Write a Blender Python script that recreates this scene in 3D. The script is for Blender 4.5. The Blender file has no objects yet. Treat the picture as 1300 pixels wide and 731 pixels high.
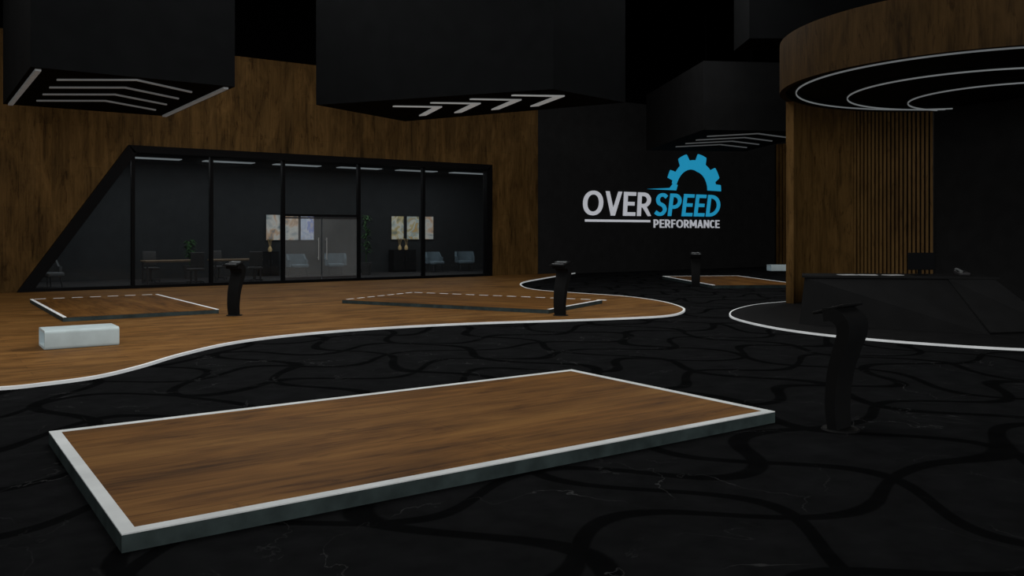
import bpy, bmesh, math, random
from mathutils import Vector, Matrix, Euler
random.seed(4)
C, S = 0.8171, 0.5764
YAW = -math.radians(35.2)
def site(X, Y):            # metres across / ahead of the viewpoint -> building axes
    return (C*X + S*Y, -S*X + C*Y)
scene = bpy.context.scene
col = scene.collection
scene.view_settings.view_transform = 'Standard'

# ------------------------------------------------------------------ materials
def base(name):
    m = bpy.data.materials.new(name); m.use_nodes = True
    nt = m.node_tree; b = nt.nodes['Principled BSDF']
    return m, nt, b
def ramp(nt, fac, stops):
    r = nt.nodes.new('ShaderNodeValToRGB')
    e = r.color_ramp.elements
    e[0].position, e[0].color = stops[0][0], (*stops[0][1], 1)
    e[1].position, e[1].color = stops[-1][0], (*stops[-1][1], 1)
    for p, c in stops[1:-1]:
        k = e.new(p); k.color = (*c, 1)
    nt.links.new(fac, r.inputs[0]); return r
def noise(nt, vec, scale, detail=4, rough=.5, dist=0):
    n = nt.nodes.new('ShaderNodeTexNoise')
    n.inputs['Scale'].default_value = scale; n.inputs['Detail'].default_value = detail
    n.inputs['Roughness'].default_value = rough; n.inputs['Distortion'].default_value = dist
    if vec is not None: nt.links.new(vec, n.inputs['Vector'])
    return n
def math_(nt, op, a, b=None):
    n = nt.nodes.new('ShaderNodeMath'); n.operation = op
    for i, v in enumerate((a, b)):
        if v is None: continue
        if isinstance(v, (int, float)): n.inputs[i].default_value = v
        else: nt.links.new(v, n.inputs[i])
    return n.outputs[0]
def plain(name, c, rough=.6, spec=.3, emit=0, var=.12, scale=3, metal=0, ecol=None):
    m, nt, b = base(name)
    tc = nt.nodes.new('ShaderNodeTexCoord')
    n = noise(nt, tc.outputs['Object'], scale)
    lo = tuple(x*(1-var) for x in c); hi = tuple(min(1, x*(1+var)) for x in c)
    r = ramp(nt, n.outputs['Fac'], [(.3, lo), (.7, hi)])
    nt.links.new(r.outputs[0], b.inputs['Base Color'])
    b.inputs['Roughness'].default_value = rough
    b.inputs['Specular IOR Level'].default_value = spec
    b.inputs['Metallic'].default_value = metal
    if emit:
        b.inputs['Emission Color'].default_value = (*(ecol or c), 1)
        b.inputs['Emission Strength'].default_value = emit
    return m
def wood(name, grain, cross, dark, mid, light, plank=.2, length=2.2, rough=.5, planks=True, gs=1.0, spec=.06, pc=.8, stk=.45):
    m, nt, b = base(name); L = nt.links
    tc = nt.nodes.new('ShaderNodeTexCoord'); sp = nt.nodes.new('ShaderNodeSeparateXYZ')
    L.new(tc.outputs['Object'], sp.inputs[0])
    cb = nt.nodes.new('ShaderNodeCombineXYZ')
    L.new(sp.outputs[grain], cb.inputs[0]); L.new(sp.outputs[cross], cb.inputs[1])
    third = [a for a in 'XYZ' if a not in (grain, cross)][0]
    L.new(sp.outputs[third], cb.inputs[2])
    def nz(sc, det, ro, di):
        mp = nt.nodes.new('ShaderNodeMapping'); L.new(cb.outputs[0], mp.inputs[0])
        mp.inputs['Scale'].default_value = sc
        return noise(nt, mp.outputs[0], 1.0, det, ro, di).outputs['Fac']
    n1 = nz((.6*gs, 9*gs, 9*gs), 7, .64, .9)
    n2 = nz((.7*gs, 2.2*gs, 2.2*gs), 4, .6, .9)
    s = math_(nt, 'ADD', math_(nt, 'MULTIPLY', n1, .48), math_(nt, 'MULTIPLY', n2, .52))
    r = ramp(nt, s, [(.35, dark), (.44, tuple(.4*a+.6*c for a, c in zip(dark, mid))), (.51, mid), (.66, light)])
    n3 = nz((1.5*gs, 8*gs, 8*gs), 5, .65, 1.4)
    k = ramp(nt, n3, [(.32, (stk, stk*.92, stk*.86)), (.45, (1, 1, 1))])
    mx = nt.nodes.new('ShaderNodeMix'); mx.data_type = 'RGBA'; mx.blend_type = 'MULTIPLY'; mx.inputs[0].default_value = 1
    L.new(r.outputs[0], mx.inputs[6]); L.new(k.outputs[0], mx.inputs[7]); out = mx.outputs[2]
    if planks:
        br = nt.nodes.new('ShaderNodeTexBrick'); L.new(cb.outputs[0], br.inputs['Vector'])
        br.inputs['Scale'].default_value = 1
        br.inputs['Brick Width'].default_value = length
        br.inputs['Row Height'].default_value = plank
        br.inputs['Mortar Size'].default_value = .003
        br.inputs['Color1'].default_value = (pc, pc, pc, 1)
        br.inputs['Color2'].default_value = (1.08, 1.06, 1.02, 1)
        br.inputs['Mortar'].default_value = (.55, .55, .55, 1)
        mx = nt.nodes.new('ShaderNodeMix'); mx.data_type = 'RGBA'; mx.blend_type = 'MULTIPLY'
        mx.inputs[0].default_value = 1
        L.new(out, mx.inputs[6]); L.new(br.outputs['Color'], mx.inputs[7]); out = mx.outputs[2]
    L.new(out, b.inputs['Base Color'])
    b.inputs['Roughness'].default_value = rough
    b.inputs['Specular IOR Level'].default_value = spec
    return m
def marble(name):
    m, nt, b = base(name); L = nt.links
    tc = nt.nodes.new('ShaderNodeTexCoord'); oc = tc.outputs['Object']
    sp = nt.nodes.new('ShaderNodeSeparateXYZ'); L.new(oc, sp.inputs[0]); px, py = sp.outputs[0], sp.outputs[1]
    wob = noise(nt, oc, .4, 1, .5, 0).outputs['Fac']
    wob2 = noise(nt, oc, .35, 1, .5, .3).outputs['Color']
    def band(u, v, amp, freq, period, ph, wn, wa):
        # sinuous parallel bands: distance from the nearest curve, in metres
        sn = math_(nt, 'MULTIPLY', math_(nt, 'SINE', math_(nt, 'ADD', math_(nt, 'MULTIPLY', u, freq), ph)), amp)
        q = math_(nt, 'ADD', math_(nt, 'ADD', v, sn), math_(nt, 'MULTIPLY', wn, wa))
        fr = math_(nt, 'FRACT', math_(nt, 'DIVIDE', q, period))
        return math_(nt, 'MULTIPLY', math_(nt, 'ABSOLUTE', math_(nt, 'SUBTRACT', fr, .5)), period)
    d1 = band(px, py, .32, 2.9, 1.2, .4, wob, 1.7)
    d2 = band(py, px, .32, 2.6, 1.35, 1.9, wob2, 1.6)
    dd = math_(nt, 'MINIMUM', d1, d2)
    r = ramp(nt, dd, [(.0, (.0036, .0039, .0043)), (.06, (.0038, .0041, .0045)), (.08, (.0086, .0092, .01)), (.5, (.0096, .0103, .0113))])
    cl = noise(nt, oc, 3.5, 7, .65).outputs['Fac']
    cr = ramp(nt, cl, [(.3, (.7, .7, .7)), (.7, (1.15, 1.15, 1.15))])
    m0 = nt.nodes.new('ShaderNodeMix'); m0.data_type = 'RGBA'; m0.blend_type = 'MULTIPLY'; m0.inputs[0].default_value = 1
    L.new(r.outputs[0], m0.inputs[6]); L.new(cr.outputs[0], m0.inputs[7])
    n = noise(nt, oc, .95, 6, .5, .6).outputs['Fac']
    ab = math_(nt, 'ABSOLUTE', math_(nt, 'SUBTRACT', n, .5))
    v = ramp(nt, ab, [(.0, (1, 1, 1)), (.0035, (0, 0, 0))])
    n3 = noise(nt, oc, 1.3, 2).outputs['Fac']
    v3 = ramp(nt, n3, [(.45, (0, 0, 0)), (.75, (1, 1, 1))])
    mu = math_(nt, 'MULTIPLY', v.outputs[0], v3.outputs[0])
    mx = nt.nodes.new('ShaderNodeMix'); mx.data_type = 'RGBA'
    L.new(mu, mx.inputs[0]); L.new(m0.outputs[2], mx.inputs[6]); mx.inputs[7].default_value = (.055, .057, .06, 1)
    L.new(mx.outputs[2], b.inputs['Base Color'])
    b.inputs['Roughness'].default_value = .7; b.inputs['Specular IOR Level'].default_value = .0
    return m
def glass(name, tint, gloss=.05, dif=.0, dcol=(.3, .3, .3)):
    m, nt, b = base(name); L = nt.links; nt.nodes.remove(b)
    out = nt.nodes['Material Output']
    t = nt.nodes.new('ShaderNodeBsdfTransparent'); t.inputs[0].default_value = (*tint, 1)
    g = nt.nodes.new('ShaderNodeBsdfGlossy'); g.inputs['Roughness'].default_value = .05
    g.inputs[0].default_value = (.6, .65, .7, 1)
    d = nt.nodes.new('ShaderNodeBsdfDiffuse')
    tc = nt.nodes.new('ShaderNodeTexCoord'); n = noise(nt, tc.outputs['Object'], .8)
    r = ramp(nt, n.outputs['Fac'], [(.3, tuple(x*.7 for x in dcol)), (.7, dcol)]); L.new(r.outputs[0], d.inputs[0])
    a = nt.nodes.new('ShaderNodeMixShader'); a.inputs[0].default_value = gloss
    L.new(t.outputs[0], a.inputs[1]); L.new(g.outputs[0], a.inputs[2])
    c = nt.nodes.new('ShaderNodeMixShader'); c.inputs[0].default_value = dif
    L.new(a.outputs[0], c.inputs[1]); L.new(d.outputs[0], c.inputs[2])
    L.new(c.outputs[0], out.inputs[0]); return m

WD, WM, WL = (.048, .021, .0055), (.145, .067, .0175), (.212, .108, .031)
M_deck = wood('walnut_deck', 'X', 'Y', WD, WM, WL, .41, 7, .6, gs=.8, pc=.95, stk=.58)
M_floor = wood('walnut_floor', 'X', 'Y', (.060, .028, .008), (.172, .084, .0245), (.25, .135, .044), .3, 2.4, .6, pc=.85)
M_wall = wood('walnut_wall', 'Z', 'X', (.029, .016, .005), (.086, .048, .0152), (.127, .073, .0245), .42, 2.4, .65, pc=.83, stk=.52)
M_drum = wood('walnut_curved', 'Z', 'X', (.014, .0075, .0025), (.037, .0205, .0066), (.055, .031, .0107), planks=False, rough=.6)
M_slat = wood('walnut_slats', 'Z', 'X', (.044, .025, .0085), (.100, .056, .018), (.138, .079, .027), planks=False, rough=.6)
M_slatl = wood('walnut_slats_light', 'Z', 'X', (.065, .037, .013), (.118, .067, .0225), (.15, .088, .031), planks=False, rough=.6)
M_marble = marble('black_marble')
M_dark = plain('charcoal_paint', (.0150, .0156, .0166), .8, .05)
M_box = plain('charcoal_panel', (.0044, .0049, .0055), .8, .02)
M_soff = plain('canopy_underside', (.016, .0185, .0185), .8, .05)
M_black = plain('black_void_paint', (.0012, .0012, .0014), .95, .0)
M_frame = plain('black_metal_frame', (.0025, .0025, .003), .5, .05)
M_white = plain('white_edge_trim', (.56, .60, .62), .6, .2, .08)  # slight emission added to keep the border bright
M_led = plain('white_led_line', (.62, .65, .67), .6, .2, .28)  # emission also lifts the far platform borders, which are plain trim
M_ring = plain('light_ring_white', (.5, .54, .56), .6, .2, .2)
M_chev = plain('chevron_light', (.55, .57, .57), .6, .2, .28)
M_chevd = plain('dim_chevron_light', (.38, .41, .43), .6, .2, .12)
M_teal = plain('slate_teal_side', (.034, .049, .051), .6, .1, 0, .35, 5)
M_kiosk = plain('kiosk_black', (.0075, .008, .0087), .6, .06)
M_screen = plain('screen_black', (.003, .0033, .004), .5, .05)
M_mon = plain('monitor_black', (.0042, .0048, .0058), .6, .05)
M_mark = plain('screen_marks', (.3, .32, .34), .5, .2, .12)
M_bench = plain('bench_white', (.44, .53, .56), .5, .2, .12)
M_desk = plain('desk_charcoal', (.0092, .0096, .0103), .7, .03)
M_facet = plain('desk_grey_panel', (.0115, .012, .0128), .7, .03)
M_dais = plain('dais_slate', (.0075, .0078, .0085), .6, .05, 0, .3, 6)
M_txtw = plain('sign_white', (.62, .64, .70), .6, .2, .42, .05)  # emission added so the lettering looks bright
M_txtb = plain('sign_blue', (.018, .33, .58), .6, .2, .55, .05)  # same added glow for the blue letters and gear
M_office = plain('office_wall', (.0265, .0295, .031), .8, .1)
M_officef = plain('office_floor', (.03, .03, .031), .6, .2)
M_panel = plain('ceiling_panel_light', (.45, .5, .52), .6, .1, .45)
M_blue = plain('blue_grey_fabric', (.14, .19, .22), .85, .1)
M_pale = plain('pale_fabric', (.11, .12, .125), .85, .1)
M_metal = plain('dark_steel', (.05, .05, .055), .4, .4, metal=.6)
M_chrome = plain('brushed_steel', (.3, .32, .33), .4, .4, .02)
M_leaf = plain('leaf_green', (.025, .07, .02), .6, .2)
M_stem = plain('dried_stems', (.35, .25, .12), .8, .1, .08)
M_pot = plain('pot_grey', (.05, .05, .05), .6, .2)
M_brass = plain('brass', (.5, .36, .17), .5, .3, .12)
M_paper = plain('paper', (.4, .42, .44), .7, .1)
M_oak = plain('tan_tabletop', (.19, .135, .085), .5, .2)
M_glass = glass('smoked_glass', (.74, .75, .76), .015, .035, (.12, .13, .14))
M_door = glass('door_glass', (.92, .93, .94), .03, .25, (.25, .265, .275))
def art(name, cols, sc):
    m, nt, b = base(name)
    tc = nt.nodes.new('ShaderNodeTexCoord'); n = noise(nt, tc.outputs['Object'], sc, 3, .5, .8)
    r = ramp(nt, n.outputs['Fac'], [(.34+.32*i/(len(cols)-1), c) for i, c in enumerate(cols)])
    nt.links.new(r.outputs[0], b.inputs['Base Color'])
    nt.links.new(r.outputs[0], b.inputs['Emission Color']); b.inputs['Emission Strength'].default_value = .34  # added glow in the print's own colours brightens it
    return m
M_art1 = art('abstract_print_warm', [(.16, .22, .24), (.4, .42, .4), (.55, .54, .49), (.5, .34, .22), (.2, .2, .19)], 1.7)
M_art2 = art('abstract_print_blue', [(.4, .4, .46), (.2, .26, .56), (.58, .6, .64), (.38, .46, .6), (.5, .42, .36)], 1.8)
M_art3 = art('abstract_print_ochre', [(.2, .22, .17), (.46, .38, .18), (.55, .56, .49), (.32, .4, .38), (.46, .32, .14)], 2)

# ------------------------------------------------------------------ mesh helpers
def abox(bm, c, s, rot=None, bevel=0):
    M = Matrix.Translation(Vector(c))
    if rot: M = M @ Euler(rot).to_matrix().to_4x4()
    M = M @ Matrix.Diagonal((*s, 1))
    r = bmesh.ops.create_cube(bm, size=1, matrix=M)
    if bevel:
        es = {e for v in r['verts'] for e in v.link_edges}
        bmesh.ops.bevel(bm, geom=list(es), offset=bevel, segments=3, affect='EDGES', profile=.5)
def acyl(bm, c, r1, r2, h, seg=24, rot=None):
    M = Matrix.Translation(Vector(c))
    if rot: M = M @ Euler(rot).to_matrix().to_4x4()
    bmesh.ops.create_cone(bm, cap_ends=True, segments=seg, radius1=r1, radius2=r2, depth=h, matrix=M)
def aprism(bm, pts, d0, d1, axis='Z'):
    f = {'Z': lambda p, d: (p[0], p[1], d), 'Y': lambda p, d: (p[0], d, p[1]), 'X': lambda p, d: (d, p[0], p[1])}[axis]
    a = [bm.verts.new(f(p, d0)) for p in pts]; b = [bm.verts.new(f(p, d1)) for p in pts]
    n = len(pts)
    bm.faces.new(a); bm.faces.new(b)
    for i in range(n): bm.faces.new((a[i], a[(i+1) % n], b[(i+1) % n], b[i]))
def mk(name, fn, mat, parent=None, loc=(0, 0, 0), rz=0, smooth=False, **props):
    bm = bmesh.new(); fn(bm)
    bmesh.ops.recalc_face_normals(bm, faces=bm.faces)
    me = bpy.data.meshes.new(name); bm.to_mesh(me); bm.free()
    me.materials.append(mat)
    if smooth:
        for p in me.polygons: p.use_smooth = True
        try: me.set_sharp_from_angle(angle=math.radians(40))
        except Exception: pass
    o = bpy.data.objects.new(name, me); col.objects.link(o)
    if parent: o.parent = parent
    o.location = loc; o.rotation_euler = (0, 0, rz)
    for k, v in props.items(): o[k] = v
    return o
def root(name, loc, rz, label, category, group=None):
    e = bpy.data.objects.new(name, None); col.objects.link(e)
    e.empty_display_size = .2; e.location = loc; e.rotation_euler = (0, 0, rz)
    e['label'] = label; e['category'] = category
    if group: e['group'] = group
    return e
def spline(pts, closed=False, n=8):
    out = []; N = len(pts)
    rng = range(N) if closed else range(N-1)
    g = (lambda i: pts[i % N]) if closed else (lambda i: pts[max(0, min(N-1, i))])
    for i in rng:
        p0, p1, p2, p3 = [Vector(g(i+k)) for k in (-1, 0, 1, 2)]
        for j in range(n):
            t = j/n
            out.append(.5*((2*p1)+(-p0+p2)*t+(2*p0-5*p1+4*p2-p3)*t*t+(-p0+3*p1-3*p2+p3)*t**3))
    if not closed: out.append(Vector(pts[-1]))
    return out
def ribbon(bm, pts, w, z0, z1, closed=False):
    N = len(pts); rows = []
    for i, p in enumerate(pts):
        a = pts[(i-1) % N] if closed or i > 0 else p
        b = pts[(i+1) % N] if closed or i < N-1 else p
        t = (b-a).normalized(); n = Vector((-t.y, t.x))*w/2
        rows.append([bm.verts.new((p.x-n.x, p.y-n.y, z0)), bm.verts.new((p.x-n.x, p.y-n.y, z1)),
                     bm.verts.new((p.x+n.x, p.y+n.y, z1)), bm.verts.new((p.x+n.x, p.y+n.y, z0))])
    for i in range(N if closed else N-1):
        a, b = rows[i], rows[(i+1) % N]
        for k in range(4):
            bm.faces.new((a[k], a[(k+1) % 4], b[(k+1) % 4], b[k]))
    if not closed:
        bm.faces.new(rows[0]); bm.faces.new(rows[-1])

# ------------------------------------------------------------------ room shell
XL, XR, YF, YB = -9, 35.6, 27.5, -8
mk('floor', lambda bm: abox(bm, ((XL+XR)/2, (YB+YF)/2, -.1), (XR-XL, YF-YB, .2)), M_marble, kind='structure')
edge = [(-16, 7.5), (-11, 8.6), (-8, 8.9), (-6.4, 9.05), (-5.53, 9.24), (-5.17, 9.53), (-4.83, 9.99), (-4.66, 10.74), (-4.55, 11.85), (-4.22, 13.1), (-3.5, 14.1),
        (-2.35, 15.0), (-.73, 15.8), (1.05, 16.35), (2.32, 16.8), (3.18, 17.3), (3.67, 18.3), (3.79, 19.45), (3.57, 21), (2.9, 22.5),
        (1.74, 23.7), (.69, 25), (.3, 26.8), (.4, 28.9), (1.15, 31.3), (1.75, 33), (2.6, 35.4)]
eb = spline([site(*p) for p in edge])
eb = [p for p in eb if p.x > XL+.05 and p.y < YF-.02]
poly = [tuple(p) for p in eb] + [(eb[-1].x, YF-.01), (XL+.02, YF-.01), (XL+.02, eb[0].y)]
mk('floor_wood', lambda bm: aprism(bm, poly, 0, .03), M_floor, kind='structure')
mk('trim_1', lambda bm: ribbon(bm, eb, .045, 0, .036), M_led, kind='structure')
dais = [(6.68, 20.76), (5.67, 19.87), (4.89, 18.67), (4.48, 17.6), (4.35, 16.65), (4.53, 15.4), (4.91, 14.4), (5.5, 13.6), (6.3, 12.9), (7.36, 12.3),
        (9, 12), (11.5, 12.6), (13.6, 14.5), (14.6, 17.5), (14.2, 20.4), (12.4, 22.3), (10, 22.9), (8.2, 22.1)]
db = spline([site(*p) for p in dais], True)
mk('floor_dais', lambda bm: aprism(bm, [tuple(p) for p in db], 0, .03), M_dais, kind='structure')
mk('trim_2', lambda bm: ribbon(bm, db, .03, 0, .034, True), M_led, kind='structure')

WT = 7.35
def woodwall(bm):
    T = .3
    for pts in ([(XL, 0), (2.65, 0), (5.42, 4.22), (5.42, WT), (XL, WT)],
                [(5.42, 4.22), (18.3, 4.22), (18.3, WT), (5.42, WT)],
                [(18.3, 0), (20.67, 0), (20.67, WT), (18.3, WT)]):
        aprism(bm, pts, YF, YF+T, 'Y')
mk('wall_wood_back', woodwall, M_wall, kind='structure')
mk('wall_back', lambda bm: abox(bm, ((20.67+XR+.3)/2, YF+.15, WT/2), (XR+.3-20.67, .3, WT)), M_dark, kind='structure')
mk('wall_upper_back', lambda bm: abox(bm, ((XL+XR)/2, YF+1.2, 8.6), (XR-XL+4, .2, 3.2)), M_black, kind='structure')
mk('wall_right', lambda bm: abox(bm, (XR+.15, (YF+YB)/2, 5), (.3, YF-YB, 10)), M_dark, kind='structure')
mk('wall_left', lambda bm: abox(bm, (XL-.15, (YF+YB)/2, 5), (.3, YF-YB, 10)), M_dark, kind='structure')
mk('ceiling', lambda bm: abox(bm, ((XL+XR)/2, (YF+YB)/2+.6, 10.1), (XR-XL+4, YF-YB+2, .2)), M_black, kind='structure')
def slatwall(bm):
    abox(bm, (XR-.03, 24.6, 3.05), (.06, 5.6, 6.1))
    y = 21.9
    while y < 27.35:
        abox(bm, (XR-.11, y, 3.05), (.1, .09, 6.1)); y += .2
o = mk('slatted_wall_panel', slatwall, M_slat)
o['label'] = 'tall brown timber slatted panel lining the dark wall'; o['category'] = 'wall panel'

# ------------------------------------------------------------------ glazed office
def frame(bm):
    y0, y1 = YF-.18, YF+.1
    aprism(bm, [(2.45, 0), (2.82, 0), (5.58, 4.08), (5.36, 4.3)], y0, y1, 'Y')
    aprism(bm, [(5.36, 4.3), (5.5, 4.08), (18.2, 4.08), (18.35, 4.3)], y0, y1, 'Y')
    aprism(bm, [(18.1, 0), (18.35, 0), (18.35, 4.3), (18.1, 4.08)], y0, y1, 'Y')
    abox(bm, (10.35, YF-.06, .06), (15.6, .25, .12))
mk('trim_3', frame, M_frame, kind='structure')
mull = [5.5, 7.8, 10.13, 12.84, 15.41]
for i, x in enumerate(mull):
    mk('trim_%d' % (4+i), lambda bm: abox(bm, (x, YF, 2.09), (.1, .16, 4.0)), M_frame, kind='structure')
bays = [(5.55, 7.75), (7.85, 10.08), None, (12.89, 15.36), (15.46, 18.1)]
mk('window_1', lambda bm: aprism(bm, [(2.83, .12), (5.45, .12), (5.45, 3.95)], YF+.01, YF+.03, 'Y'), M_glass, kind='structure')
k = 2
for b in bays:
    if b:
        mk('window_%d' % k, lambda bm: abox(bm, ((b[0]+b[1])/2, YF+.02, 2.1), (b[1]-b[0], .02, 3.98)), M_glass, kind='structure'); k += 1
mk('window_%d' % k, lambda bm: abox(bm, (11.485, YF+.02, 3.19), (2.6, .02, 1.78)), M_glass, kind='structure')
mk('trim_9', lambda bm: abox(bm, (11.485, YF, 2.27), (2.62, .14, .08)), M_frame, kind='structure')
for i, (a, b) in enumerate([(10.2, 11.46), (11.51, 12.77)]):
    d = mk('door_%d' % (i+1), lambda bm: abox(bm, ((a+b)/2, YF, 1.17), (b-a, .03, 2.1)), M_door, kind='structure')
    mk('top_rail', lambda bm: abox(bm, ((a+b)/2, YF, 2.19), (b-a, .05, .05)), M_metal, parent=d)
    mk('bottom_rail', lambda bm: abox(bm, ((a+b)/2, YF, .17), (b-a, .05, .08)), M_metal, parent=d)
    hx = b-.12 if i == 0 else a+.12
    def hnd(bm):
        acyl(bm, (hx, YF-.09, 1.15), .016, .016, .75, 12)
        for z in (.85, 1.45): acyl(bm, (hx, YF-.05, z), .012, .012, .1, 10, (math.pi/2, 0, 0))
    h = mk('door_handle', hnd, M_chrome, parent=d); h['label'] = 'vertical steel pull handle'
OB = 33.3
mk('floor_office', lambda bm: abox(bm, (11.5, (YF+OB)/2, -.09), (22.4, OB-YF, .18)), M_officef, kind='structure')
mk('ceiling_office', lambda bm: abox(bm, (11.5, (YF+.3+OB)/2, 4.35), (22.4, OB-YF-.3, .12)), M_office, kind='structure')
mk('wall_office_back', lambda bm: abox(bm, (11.5, OB+.1, 2.2), (22.4, .2, 4.4)), M_office, kind='structure')
mk('wall_office_left', lambda bm: abox(bm, (.2, (YF+.3+OB)/2, 2.2), (.2, OB-YF-.3, 4.4)), M_office, kind='structure')
mk('wall_office_right', lambda bm: abox(bm, (22.8, (YF+.3+OB)/2, 2.2), (.2, OB-YF-.3, 4.4)), M_office, kind='structure')
src = None
for x in (4.4, 7.0, 9.6, 12.2, 14.8, 17.4, 20):
    for y in (29.2, 31.6):
        if src is None:
            src = mk('ceiling_light_panel', lambda bm: abox(bm, (0, 0, 0), (1.8, .45, .03), None, .008), M_panel, loc=(x, y, 4.275))
            src['label'] = 'flat pale rectangular office ceiling light'; src['category'] = 'ceiling light'; src['group'] = 'office ceiling lights'
        else:
            n = src.copy(); col.objects.link(n); n.location = (x, y, 4.275)
for i, (a, b, m, lab) in enumerate([(11.56, 12.14, M_art1, 'warm'), (12.34, 12.9, M_art1, 'warm'), (12.98, 13.56, M_art2, 'blue'),
                               (17.07, 17.68, M_art3, 'ochre'), (17.82, 18.44, M_art3, 'ochre'), (18.6, 19.17, M_art1, 'warm')]):
    p = root('wall_picture', ((a+b)/2, OB-.03, 1.9), 0, 'colourful abstract print in %s tones on the office wall' % lab, 'picture', 'office wall prints')
    def cv(bm):
        abox(bm, (i*3.3, 0, i*1.7), (b-a-.02, .03, 1.0))
    c_ = mk('canvas', cv, m, parent=p, loc=(-i*3.3, 0, -i*1.7))
    def fr(bm):
        w = (b-a)
        abox(bm, (0, 0, .51), (w, .05, .02)); abox(bm, (0, 0, -.51), (w, .05, .02))
        abox(bm, (w/2, 0, 0), (.02, .05, 1.04)); abox(bm, (-w/2, 0, 0), (.02, .05, 1.04))
    mk('picture_frame', fr, M_metal, parent=p)
def armchair(loc, rz, mat, lab):
    r = root('armchair', loc, rz, lab, 'chair', 'office lounge chairs')
    mk('seat', lambda bm: abox(bm, (0, -.02, .4), (.62, .6, .14), None, .05), mat, r, smooth=True)
    def back(bm):
        pts = []
        for i in range(13):
            a = math.radians(-20+220*i/12); pts.append(Vector((.4*math.cos(a), .05+.34*math.sin(a))))
        ribbon(bm, pts, .09, .38, .86)
        for v in bm.verts:
            if v.co.z > .8 and v.co.y < .12: v.co.z = .64
    mk('backrest', back, mat, r, smooth=True)
    for sx in (-1, 1):
        for sy in (-1, 1):
            mk('leg', lambda bm: acyl(bm, (sx*.25, sy*.22, .17), .014, .022, .34, 10, (sy*.12, -sx*.12, 0)), M_metal, r)
for x, y, a in ((12.35, 31.9, .25), (14.0, 32.1, -.3), (18.5, 32.0, .2), (20.1, 32.1, -.3)):
    armchair((x, y, 0), a, M_blue, 'blue-grey upholstered tub armchair by the office wall')
armchair((3.55, 29.8, 0), .6, M_pale, 'grey tub armchair behind the slanted glazing')
def office_table(loc, rz):
    r = root('office_table', loc, rz, 'tan topped office table with thin dark legs', 'table', 'office tables')
    mk('tabletop', lambda bm: abox(bm, (0, 0, .74), (1.7, .8, .06), None, .01), M_oak, r)
    for sx in (-.78, .78):
        for sy in (-.34, .34):
            mk('leg', lambda bm: abox(bm, (sx, sy, .355), (.05, .05, .71)), M_metal, r)
def office_chair(loc, rz):
    r = root('office_chair', loc, rz, 'dark swivel office chair at the table', 'chair', 'office chairs')
    mk('seat', lambda bm: abox(bm, (0, 0, .47), (.48, .48, .08), None, .03), M_pot, r, smooth=True)
    mk('backrest', lambda bm: abox(bm, (0, .24, .8), (.44, .06, .5), (-.12, 0, 0), .025), M_pot, r, smooth=True)
    mk('column', lambda bm: acyl(bm, (0, 0, .26), .03, .03, .36, 12), M_metal, r)
    def star(bm):
        for i in range(5):
            a = i*math.tau/5
            abox(bm, (.14*math.cos(a), .14*math.sin(a), .07), (.3, .04, .03), (0, 0, a))
            acyl(bm, (.28*math.cos(a), .28*math.sin(a), .03), .03, .03, .03, 10, (math.pi/2, 0, a))
    mk('base', star, M_metal, r)
office_table((7.2, 30.2, 0), 0); office_table((9.4, 30.2, 0), 0)
for x, y, a in ((6.8, 31.1, 0), (7.8, 29.3, math.pi), (9.1, 31.1, .2), (9.8, 29.3, math.pi-.2)):
    office_chair((x, y, 0), a)
def sideboard(x0, x1):
    w = x1-x0
    r = root('sideboard', ((x0+x1)/2, 32.95, 0), 0, 'low dark sideboard against the office wall', 'cabinet', 'office sideboards')
    mk('body', lambda bm: abox(bm, (0, 0, .475), (w, .45, .95), None, .01), M_frame, r)
    for i in range(2):
        d = mk('cabinet_door', lambda bm: abox(bm, ((i-.5)*w/2, -.235, .5), (w/2-.03, .02, .82)), M_kiosk, r)
        mk('handle', lambda bm: abox(bm, ((i-.5)*.12, -.255, .55), (.015, .02, .16)), M_metal, d)
    return r
sideboard(16.9, 18.0); sideboard(11.2, 11.9)
def vase(bm):
    prof = [(.0, 0), (.06, 0), (.085, .08), (.06, .16), (.028, .2), (.038, .23)]
    rings = []
    for r, z in prof[1:]:
        rings.append([bm.verts.new((r*math.cos(a*math.tau/16), r*math.sin(a*math.tau/16), z)) for a in range(16)])
    bm.faces.new(rings[0])
    for p, q in zip(rings, rings[1:]):
        for j in range(16): bm.faces.new((p[j], p[(j+1) % 16], q[(j+1) % 16], q[j]))
def stems(bm):
    for i in range(7):
        a = i*math.tau/7; t = .12+.16*random.random()
        abox(bm, (.05*math.cos(a), .05*math.sin(a), .33), (.008, .008, .26), (-t*math.sin(a), t*math.cos(a), 0))
        acyl(bm, (.09*math.cos(a), .09*math.sin(a), .46), .012, .022, .06, 8, (-t*math.sin(a), t*math.cos(a), 0))
for x, y in ((17.3, 32.9), (17.58, 32.85), (11.6, 32.9)):
    v = root('ornament_vase', (x, y, .95), 0, 'small tan vase with dried stems on the sideboard', 'vase', 'sideboard ornaments')
    mk('vase_body', vase, M_brass, v, smooth=True)
    mk('dried_stems', stems, M_stem, v)
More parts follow.
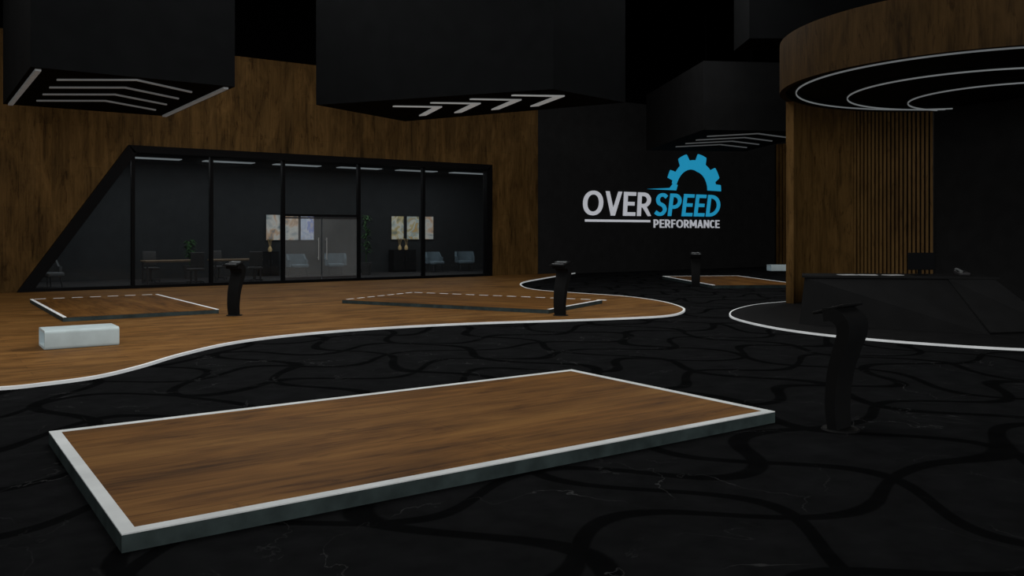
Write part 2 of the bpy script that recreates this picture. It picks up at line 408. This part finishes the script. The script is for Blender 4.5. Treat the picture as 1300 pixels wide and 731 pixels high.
def plant(x, y, hgt, lab):
    pl = root('potted_plant', (x, y, 0), 0, lab, 'plant', 'office plants')
    mk('pot', lambda bm: acyl(bm, (0, 0, .25), .17, .24, .5, 20), M_pot, pl, smooth=True)
    mk('stem', lambda bm: acyl(bm, (0, 0, .45+hgt*.32), .025, .015, hgt*.64, 8), M_leaf, pl)
    def leaves(bm):
        for i in range(70):
            a = random.uniform(0, math.tau); z = random.uniform(.7, hgt-.1); l = random.uniform(.2, .34)
            d = Vector((math.cos(a), math.sin(a), 0)); s_ = Vector((-d.y, d.x, 0))*.05
            p = [Vector((0, 0, z)), Vector((0, 0, z+.14))+d*l*.5+s_, Vector((0, 0, z+.05))+d*l, Vector((0, 0, z+.14))+d*l*.5-s_]
            bm.faces.new([bm.verts.new(q) for q in p])
    lv = mk('foliage', leaves, M_leaf, pl); lv['kind'] = 'stuff'
plant(15.0, 31.4, 2.4, 'tall leafy green plant in a grey pot')
plant(8.4, 32.3, 1.4, 'small leafy green plant behind the office table')

# ------------------------------------------------------------------ display platforms
def platform(cx, cy, rz, z0, lab, L=5.41, W=2.87, w=.04, sides='ssss'):
    """sides: +x, -x, +y, -y border style (s solid, d plain border broken into dashes to mimic aliasing, n none)"""
    r = root('display_platform', (cx, cy, z0), rz, lab, 'platform', 'car display platforms')
    h = .1 if z0 == 0 else .085
    mk('plinth', lambda bm: abox(bm, (0, 0, h/2-.004), (L, W, h-.008)), M_teal, r)
    ins = w if sides == 'ssss' else .012
    mk('deck', lambda bm: abox(bm, (0, 0, h-.006), (L-2*ins, W-2*ins, .012)), M_deck, r)
    if sides == 'ssss':
        def rim(bm):
            o_ = [(-L/2, -W/2), (L/2, -W/2), (L/2, W/2), (-L/2, W/2)]
            i_ = [(-L/2+w, -W/2+w), (L/2-w, -W/2+w), (L/2-w, W/2-w), (-L/2+w, W/2-w)]
            V = [[bm.verts.new((*p, z)) for p in q] for q in (o_, i_) for z in (h-.006, h+.002)]
            for j in range(4):
                k_ = (j+1) % 4
                bm.faces.new((V[1][j], V[1][k_], V[3][k_], V[3][j])); bm.faces.new((V[0][j], V[0][k_], V[2][k_], V[2][j]))
                bm.faces.new((V[0][j], V[0][k_], V[1][k_], V[1][j])); bm.faces.new((V[2][j], V[2][k_], V[3][k_], V[3][j]))
        mk('edge_trim', rim, M_white, r)
        return r
    for st, (ax, sg_) in zip(sides, ((0, 1), (0, -1), (1, 1), (1, -1))):
        if st == 'n': continue
        ln = (W-2*w) if ax == 0 else L
        off = sg_*((L if ax == 0 else W)/2-w/2)
        segs = [(0, ln)] if st == 's' else [(-ln/2+.2+.4*j, .24) for j in range(int((ln-.2)/.4)+1)]
        for c_, l_ in segs:
            mk('edge_trim' if st == 's' else 'edge_dash',
               lambda bm: abox(bm, (off, c_, h) if ax == 0 else (c_, off, h), (w, l_, .008) if ax == 0 else (l_, w, .008)), M_led, r)
    return r
platform(3.63, 6.335, 0, 0, 'large low walnut platform with white border on black marble', w=.08)
platform(3.8, 20.55, math.pi/2, .03, 'low walnut platform with white side borders near the glazed office', 5.3, w=.06, sides='dnss')
x, y = site(-.94, 20.15)
platform(x, y, math.radians(-28.5)+YAW, .03, 'angled low walnut platform on the timber floor', w=.06, sides='sddn')
x, y = site(7.23, 28.84)
platform(x, y, math.radians(96.3)+YAW, 0, 'low walnut platform on dark floor below the logo wall', w=.07, sides='snss')

# ------------------------------------------------------------------ hanging ceiling boxes
def hbox(cx, cy, rz, top, lab, L, W, m, bars=True, rods=False, wedge=False, body=None, so=0, foot=None):
    Z = 4.75
    r = root('ceiling_bulkhead', (cx, cy, Z), rz, lab, 'ceiling bulkhead', 'hanging light bulkheads')
    foot = foot or [(-L/2, -W/2), (L/2, -W/2), (L/2, W/2), (-L/2, W/2)]
    mk('body', lambda bm: aprism(bm, foot, 0, top-Z), body or M_box, r)
    for i in range(4):
        ax = 2.6-1.1*i
        def chev(bm):
            w = .08
            if wedge: p = [(ax, -.08), (ax-1.2, .92), (ax-1.42, .92), (ax-.2, -.12), (ax-1.0, -.72), (ax-.92, -.72)]  # far arm widened to stand in for the strip's lit inner face
            else: p = [(ax, so), (ax-.9, so+1.3), (ax-.9-w, so+1.3), (ax-w, so), (ax-.9-w, so-1.3), (ax-.9, so-1.3)]
            a_ = [bm.verts.new((*q, -.03)) for q in p]; b_ = [bm.verts.new((*q, 0)) for q in p]
            for vv in (a_, b_):
                bm.faces.new((vv[0], vv[1], vv[2], vv[3])); bm.faces.new((vv[0], vv[3], vv[4], vv[5]))
            for j in range(6): bm.faces.new((a_[j], a_[(j+1) % 6], b_[(j+1) % 6], b_[j]))
        mk('chevron_light', chev, m, r)
    if bars:
        for s_ in (-1, 1):
            mk('light_bar', lambda bm: abox(bm, (0, s_*(W/2-.14), -.02), (L-.3, .1, .04)), M_chevd, r)
    if rods:
        for a in (-L/3, L/3):
            mk('hanger', lambda bm: abox(bm, (a, 0, (10-Z+top-Z)/2), (.05, .05, 10-top)), M_black, r)
    return r
hbox(3.72, 20.8, -math.pi/2, 10, 'dark bulkhead with chevron light strips above the timber platform', 5.6, 3.75, M_chevd)
x, y = site(-1.04, 20.4)
hbox(x, y, math.radians(-30)+YAW, 10, 'dark angled bulkhead with four arrow shaped lights', 6.4, 3.5, M_chev, bars=False, wedge=True,
     foot=[(-3.2, -1.75), (2.75, -.92), (3.35, 1.6), (-3.2, 1.75)])
x, y = site(7.23, 28.84)
M_box4 = plain('charcoal_panel_light', (.0085, .009, .0098), .8, .03)
hbox(x, y, math.radians(-83.7)+YAW, 6.8, 'dark suspended bulkhead with thin chevron lights near the logo', 6.4, 3.8, M_chevd, bars=False, rods=True, body=M_box4, so=.05)
x, y = site(8.6, 23.7)
o = mk('upper_bulkhead', lambda bm: abox(bm, (0, 0, 0), (4.5, 1.6, 3.1)), M_box, loc=(x, y, 8.44), rz=YAW)
o['label'] = 'plain dark bulkhead hung under the ceiling'; o['category'] = 'ceiling bulkhead'

# ------------------------------------------------------------------ reception canopy and partition
cx, cy = site(9.9, 17.9)
cp = root('reception_canopy', (cx, cy, 4.8), YAW, 'round timber drum canopy with white ring lights over reception', 'canopy')
def arc(c, r, a0, a1, n):
    return [Vector((c[0]+r*math.cos(math.radians(a0+(a1-a0)*i/n)), c[1]+r*math.sin(math.radians(a0+(a1-a0)*i/n)))) for i in range(n+1)]
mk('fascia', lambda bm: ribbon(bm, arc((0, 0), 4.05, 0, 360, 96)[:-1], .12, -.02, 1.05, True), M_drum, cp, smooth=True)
mk('soffit', lambda bm: acyl(bm, (0, 0, .1), 4.0, 4.0, .06, 96), M_soff, cp)
mk('hanger', lambda bm: acyl(bm, (0, 0, 2.67), 1.0, 1.0, 5.06, 48), M_box, cp, smooth=True)
for c, r in (((0, 0), 3.76), ((.5, .98), 2.8), ((1.6, 1.85), 2.15)):
    rr = mk('light_ring', lambda bm: ribbon(bm, arc(c, r, 0, 360, 96)[:-1] if r > 2.5 else arc(c, r, 100, 262, 60), .02, -.01, .02, r > 2.5), M_ring, cp, smooth=True)
    mk('ring_step', lambda bm: ribbon(bm, arc(c, r, 0, 360, 96)[:-1] if r > 2.5 else arc(c, r, 100, 262, 60), .12, .02, .08, r > 2.5), M_soff, rr, smooth=True)
pt = root('curved_partition', (cx, cy, .03), YAW, 'curved walnut partition with vertical slats behind reception', 'partition')
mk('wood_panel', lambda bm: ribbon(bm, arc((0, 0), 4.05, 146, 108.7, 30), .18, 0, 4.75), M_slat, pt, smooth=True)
mk('backing_panel', lambda bm: ribbon(bm, arc((0, 0), 4.1, 108.7, 78.2, 30), .1, 0, 4.75), M_frame, pt, smooth=True)
def slats(bm):
    n = 20
    for i in range(n):
        a = math.radians(108.2-(108.2-78.8)*i/(n-1))
        abox(bm, (3.99*math.cos(a), 3.99*math.sin(a), 2.37), (.1, .064, 4.74), (0, 0, a))
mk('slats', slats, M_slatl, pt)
ew = mk('end_wall', lambda bm: ribbon(bm, [Vector((.93, 4.0)), Vector((.93+.5764*5.6, 4.0-.8171*5.6))], .14, 0, 4.83), M_dark, pt)
ew['label'] = 'plain charcoal wall closing the partition'

# ------------------------------------------------------------------ reception desk
x, y = site(7.0, 15.5)
dk = root('reception_desk', (x, y, .03), YAW, 'long faceted charcoal reception desk on the round dais', 'desk')
def desk(bm):
    top = [(-1.6, .3), (.8, -.1), (1.6, -.25), (1.9, .9), (-1.3, 1.15)]
    bot = [(-1.75, .15), (.8, -1.5), (2.2, -1.2), (2.3, .9), (-1.4, 1.15)]
    a = [bm.verts.new((*p, .84)) for p in top]; b = [bm.verts.new((*p, 0)) for p in bot]
    bm.faces.new(a); bm.faces.new(b)
    for i in range(5): bm.faces.new((a[i], a[(i+1) % 5], b[(i+1) % 5], b[i]))
mk('body', desk, M_desk, dk)
def facet(bm):
    q = [(.82, -.11, .82), (1.58, -.25, .82), (2.17, -1.19, .02), (.82, -1.48, .02)]
    a = [bm.verts.new(p) for p in q]; b = [bm.verts.new((p[0], p[1]-.03, p[2]+.015)) for p in q]
    bm.faces.new(a); bm.faces.new(b)
    for i in range(4): bm.faces.new((a[i], a[(i+1) % 4], b[(i+1) % 4], b[i]))
f_ = mk('front_panel', facet, M_facet, dk); f_['label'] = 'lighter grey slanted desk panel'
mk('countertop', lambda bm: aprism(bm, [(-1.66, .26), (.8, -.15), (1.66, -.3), (1.95, .93), (-1.34, 1.2)], .84, .875), M_facet, dk)
x, y = site(7.6, 15.9)
mo = root('computer_monitor', (x, y, .905), YAW+.15, 'black desktop monitor standing on the reception desk', 'monitor')
mk('screen', lambda bm: abox(bm, (0, 0, .26), (.54, .04, .32), None, .008), M_mon, mo)
mk('stand', lambda bm: abox(bm, (0, .05, .12), (.06, .04, .22)), M_mon, mo)
mk('base', lambda bm: abox(bm, (0, .05, .01), (.26, .18, .02), None, .008), M_mon, mo)
for X, Y, a in ((6.25, 15.95, .1), (6.6, 15.9, -.2), (7.05, 15.85, .3)):
    x, y = site(X, Y)
    p = mk('paper_sheet', lambda bm: abox(bm, (0, 0, .006), (.32, .22, .01)), M_paper, loc=(x, y, .906), rz=YAW+a)
    p['label'] = 'pale sheet of paper lying on the desk'; p['category'] = 'paper'; p['group'] = 'papers on the desk'
x, y = site(8.25, 15.7)
ph = root('desk_telephone', (x, y, .925), YAW, 'grey desk telephone on the reception counter', 'telephone')
mk('base', lambda bm: abox(bm, (0, 0, .035), (.2, .22, .05), (.2, 0, 0), .01), M_metal, ph)
def handset(bm):
    abox(bm, (-.06, 0, .09), (.045, .2, .03), (.2, 0, 0), .01)
    abox(bm, (-.06, .08, .09), (.055, .05, .05), (.2, 0, 0), .01); abox(bm, (-.06, -.08, .06), (.055, .05, .05), (.2, 0, 0), .01)
mk('handset', handset, M_pale, ph)

# ------------------------------------------------------------------ kiosks
def kiosk(X, Y, ang, z0, lab, ws=1.0):
    x, y = site(X, Y)
    r = root('information_kiosk', (x, y, z0), YAW+ang, lab, 'kiosk', 'information kiosks')
    mk('base_plate', lambda bm: acyl(bm, (0, -.02, .007), .16, .15, .014, 32), M_kiosk, r)
    def post(bm):
        path = spline([(-.03, .01), (-.045, .22), (-.02, .48), (.04, .7), (.085, .84), (.075, .94), (.0, 1.0), (-.09, .995)], n=6)
        N = len(path); rows = []
        for i, p in enumerate(path):
            a, b = path[max(0, i-1)], path[min(N-1, i+1)]
            t = (b-a).normalized(); n = Vector((-t.y, t.x))
            f_ = min(1, i/(N*.7))
            th = .042+.016*f_; w = (.115+.045*f_)*ws
            rows.append([bm.verts.new((sx*w, p.x+sn*n.x*th, p.y+sn*n.y*th)) for sx, sn in ((-1, -1), (1, -1), (1, 1), (-1, 1))])
        bm.faces.new(rows[0]); bm.faces.new(rows[-1])
        for a, b in zip(rows, rows[1:]):
            for k in range(4): bm.faces.new((a[k], a[(k+1) % 4], b[(k+1) % 4], b[k]))
    mk('post', post, M_kiosk, r, smooth=True)
    t = math.radians(17)
    h = mk('tablet_housing', lambda bm: abox(bm, (0, 0, 0), (.36, .29, .024), None, .009), M_kiosk, r, loc=(0, -.045, 1.045))
    h.rotation_euler = (t, 0, 0)
    s_ = mk('screen', lambda bm: abox(bm, (0, 0, .013), (.33, .25, .004)), M_screen, h)
    def marks(bm):
        for yy, w in ((.08, .24), (.03, .28), (-.02, .2), (-.07, .28)):
            abox(bm, (0, yy, .0165), (w, .012, .002))
    mk('screen_lettering', marks, M_mark, s_)
kiosk(-5.58, 17.25, -.45, .03, 'black tablet kiosk beside the timber floor platform')
kiosk(.99, 17.25, -.7, .03, 'black tablet kiosk at the corner of the angled platform')
kiosk(5.66, 26.4, -.1, 0, 'black tablet kiosk beside the far platform')
kiosk(2.85, 7.38, -math.radians(138), 0, 'dark curved tablet kiosk standing on the marble floor', 1.12)

# ------------------------------------------------------------------ benches
def bench(X, Y, rz, z0, L, lab):
    x, y = site(X, Y)
    def f(bm):
        W, H, R, T = .66, .27, .045, .035
        def rr(w, h, r):
            pts = []
            for (sx, sz, a0) in ((1, 1, 0), (-1, 1, 90), (-1, -1, 180), (1, -1, 270)):
                for i in range(7):
                    a = math.radians(a0+15*i)
                    pts.append((sx*(w/2-r)+r*math.cos(a), sz*(h/2-r)+r*math.sin(a)))
            return pts
        o_, i_ = rr(W, H, R), rr(W-2*T, H-2*T, R-T)
        n = len(o_); V = []
        for xx in (-L/2, L/2):
            V.append(([bm.verts.new((xx, p[0], p[1]+H/2)) for p in o_], [bm.verts.new((xx, p[0], p[1]+H/2)) for p in i_]))
        for j in range(n):
            k = (j+1) % n
            bm.faces.new((V[0][0][j], V[0][0][k], V[1][0][k], V[1][0][j]))
            bm.faces.new((V[0][1][j], V[0][1][k], V[1][1][k], V[1][1][j]))
            for e in (0, 1): bm.faces.new((V[e][0][j], V[e][0][k], V[e][1][k], V[e][1][j]))
    o = mk('bench', f, M_bench, loc=(x, y, z0), rz=rz, smooth=True)
    o['label'] = lab; o['category'] = 'bench'; o['group'] = 'white benches'
bench(-6.42, 12.7, 0, .03, .98, 'white flat hollow tube bench on the timber floor')
bench(11.95, 38.0, YAW, 0, 1.1, 'white flat bench beside the slatted wall')

# ------------------------------------------------------------------ logo sign
sg = root('wall_sign', (27.3, YF-.02, 3), 0, 'large white and blue lettering with half gear emblem on dark wall', 'sign')
def glyph(ch, t):
    """strokes (list of (points, closed)) of a letter one unit tall, and its width"""
    h = t/2; lo, hi = h, 1-h
    def oval(w, a0=0, a1=360, n=40):
        out = []
        for i in range(n+1):
            a = math.radians(a0+(a1-a0)*i/n); c, s = math.cos(a), math.sin(a); e = .92
            out.append((w/2+(w/2-h)*math.copysign(abs(c)**e, c), .5+(.5-h)*math.copysign(abs(s)**e, s)))
        return out
    def bowl(x0, w, y0, y1, n=16):
        rx = min((y1-y0)/2, w-h-x0-.05); cxx = w-h-rx
        return [(x0, y1)]+[(cxx+rx*math.cos(math.radians(90-180*i/n)), (y0+y1)/2+(y1-y0)/2*math.sin(math.radians(90-180*i/n))) for i in range(n+1)]+[(x0, y0)]
    if ch == 'O': w = .78; return [(oval(w)[:-1], True)], w
    if ch == 'C': w = .56; return [(oval(w+.06, 48, 312), False)], w
    if ch == 'V': w = .66; return [([(h*.9, 1.05), (w/2, -.02)], False), ([(w-h*.9, 1.05), (w/2, -.02)], False)], w
    if ch == 'A': w = .66; return [([(h*.9, -.05), (w/2, 1.02)], False), ([(w-h*.9, -.05), (w/2, 1.02)], False), ([(.17, .3), (w-.17, .3)], False)], w
    if ch == 'E': w = .50; return [([(h, 0), (h, 1)], False), ([(h, hi), (w, hi)], False), ([(h, .51), (w-.05, .51)], False), ([(h, lo), (w, lo)], False)], w
    if ch == 'F': w = .47; return [([(h, 0), (h, 1)], False), ([(h, hi), (w, hi)], False), ([(h, .5), (w-.05, .5)], False)], w
    if ch == 'P': w = .56; return [([(h, 0), (h, 1)], False), (bowl(h, w, .40, hi), False)], w
    if ch == 'R': w = .59; return [([(h, 0), (h, 1)], False), (bowl(h, w-.03, .44, hi), False), ([(.26, .45), (w-h*.7, -.03)], False)], w
    if ch == 'D': w = .66; return [([(h, 0), (h, 1)], False), (bowl(h, w, lo, hi), False)], w
    if ch == 'N': w = .64; return [([(h, 0), (h, 1)], False), ([(w-h, 0), (w-h, 1)], False), ([(h, 1), (w-h, 0)], False)], w
    if ch == 'M': w = .80; return [([(h, 0), (h, 1)], False), ([(w-h, 0), (w-h, 1)], False), ([(h, 1), (w/2, .25)], False), ([(w-h, 1), (w/2, .25)], False)], w
    if ch == 'S':
        w = .53
        P = [(w-.06, .83), (w*.62, hi), (w*.3, hi-.03), (h, .74), (w*.28, .56), (w*.68, .45), (w-h, .27), (w*.68, lo+.03), (w*.36, lo), (.03, .17)]
        return [([tuple(q) for q in spline(P, n=6)], False)], w
def word(name, body, x0, x1, z0, z1, mat, t, shear, gap):
    bm = bmesh.new(); cur = 0
    for ch in body:
        st, w = glyph(ch, t)
        n0 = len(bm.verts)
        for q_, (pts, closed) in enumerate(st): ribbon(bm, [Vector(p) for p in pts], t, -.02-.002*q_, .02+.003*q_, closed)
        bm.verts.ensure_lookup_table()
        for v in bm.verts[n0:]:
            v.co.y = max(0, min(1, v.co.y)); v.co.x = max(0, min(w, v.co.x)); v.co.x += cur+shear*v.co.y
        cur += w+gap
    a, b = min(v.co.x for v in bm.verts), max(v.co.x for v in bm.verts)
    for v in bm.verts:
        v.co = (x0+(v.co.x-a)/(b-a)*(x1-x0)-27.3, -v.co.z, z0+v.co.y*(z1-z0)-3)
    bmesh.ops.recalc_face_normals(bm, faces=bm.faces)
    me = bpy.data.meshes.new(name); bm.to_mesh(me); bm.free(); me.materials.append(mat)
    o = bpy.data.objects.new(name, me); col.objects.link(o); o.parent = sg; return o
word('lettering_over', 'OVER', 23.02, 26.92, 2.42, 3.46, M_txtw, .155, .05, .09)
word('lettering_speed', 'SPEED', 27.15, 31.45, 2.44, 3.46, M_txtb, .155, .13, .1)
word('lettering_performance', 'PERFORMANCE', 27.1, 31.4, 1.91, 2.28, M_txtw, .15, .0, .14)
mk('underline', lambda bm: abox(bm, (-2.3, 0, -.80), (3.75, .04, .10)), M_txtw, sg)
def gear(bm):
    cx_, cz = 29.7-27.3, 3.68-3
    ro, rt = 1.40, 1.72
    inn, out = [], []
    N = 170
    a0, a1 = -1, 170
    for i in range(N+1):
        a = a0+(a1-a0)*i/N
        ph = ((a-17)/43.0) % 1
        if ph < .09: r = ro+(rt-ro)*ph/.09
        elif ph < .52: r = rt
        elif ph < .61: r = rt-(rt-ro)*(ph-.52)/.09
        else: r = ro
        if a < 9: r = rt
        elif a < 12: r = rt-(rt-ro)*(a-9)/3
        elif a < 17: r = ro
        if a > 163: r = ro
        ra = math.radians(a)
        out.append((cx_+r*math.cos(ra)*1.05, cz+r*math.sin(ra)*.97))
        rr = .84+max(0, (a-80)/90)*.4
        inn.append((cx_+.05+rr*math.cos(ra), cz+rr*math.sin(ra)))
    F, B = [], []
    for yy, dst in ((-.02, F), (.02, B)):
        dst.append([bm.verts.new((p[0], yy, p[1])) for p in out]); dst.append([bm.verts.new((p[0], yy, p[1])) for p in inn])
    for j in range(N):
        for D in (F, B): bm.faces.new((D[0][j], D[0][j+1], D[1][j+1], D[1][j]))
        for e in (0, 1): bm.faces.new((F[e][j], F[e][j+1], B[e][j+1], B[e][j]))
    for j in (0, N): bm.faces.new((F[0][j], F[1][j], B[1][j], B[0][j]))
mk('gear_emblem', gear, M_txtb, sg)
mk('swoosh', lambda bm: aprism(bm, [(-.6, .62), (.8, .71), (1.02, .92), (1.3, .86), (1.2, .61)], -.018, .018, 'Y'), M_txtb, sg)

# ------------------------------------------------------------------ lights
def area(name, loc, size, energy, rot=(0, 0, 0), colr=(1, .97, .92)):
    l = bpy.data.lights.new(name, 'AREA'); l.shape = 'RECTANGLE'; l.size, l.size_y = size; l.energy = energy; l.color = colr
    o = bpy.data.objects.new(name, l); col.objects.link(o); o.location = loc; o.rotation_euler = rot; return o
for (x, y, e) in ((3.5, 7, 230), (12, 3, 110), (-3.5, 12, 240), (5, 13.5, 320), (13, 11, 180), (-3, 20, 380), (8.2, 19.5, 520), (15.5, 17, 430), (24, 14, 220), (27.5, 15.5, 350)):
    area('showroom_fill', (x, y, 9.7), (6, 6), e)  # added overhead fill, kept above the view; no real fittings here
area('front_fill', (-6, -26, 7), (34, 8), 5200, (math.radians(86), 0, math.radians(-14)))  # added fill, unseen behind the camera, evens out upright surfaces
area('office_light', (11.5, 30.5, 4.22), (18, 3), 330, (0, 0, 0), (.94, .98, 1))
w = bpy.data.worlds.new('w'); scene.world = w; w.use_nodes = True
w.node_tree.nodes['Background'].inputs[0].default_value = (.8, .9, 1, 1)
w.node_tree.nodes['Background'].inputs[1].default_value = .02

# ------------------------------------------------------------------ camera
cd = bpy.data.cameras.new('camera'); cam = bpy.data.objects.new('camera', cd); col.objects.link(cam)
cd.sensor_width = 36; cd.lens = 1087/1300*36; cd.shift_y = -70.5/1300; cd.clip_end = 200
cam.location = (0, 0, 1.7); cam.rotation_euler = (math.radians(90), 0, YAW)
scene.camera = cam
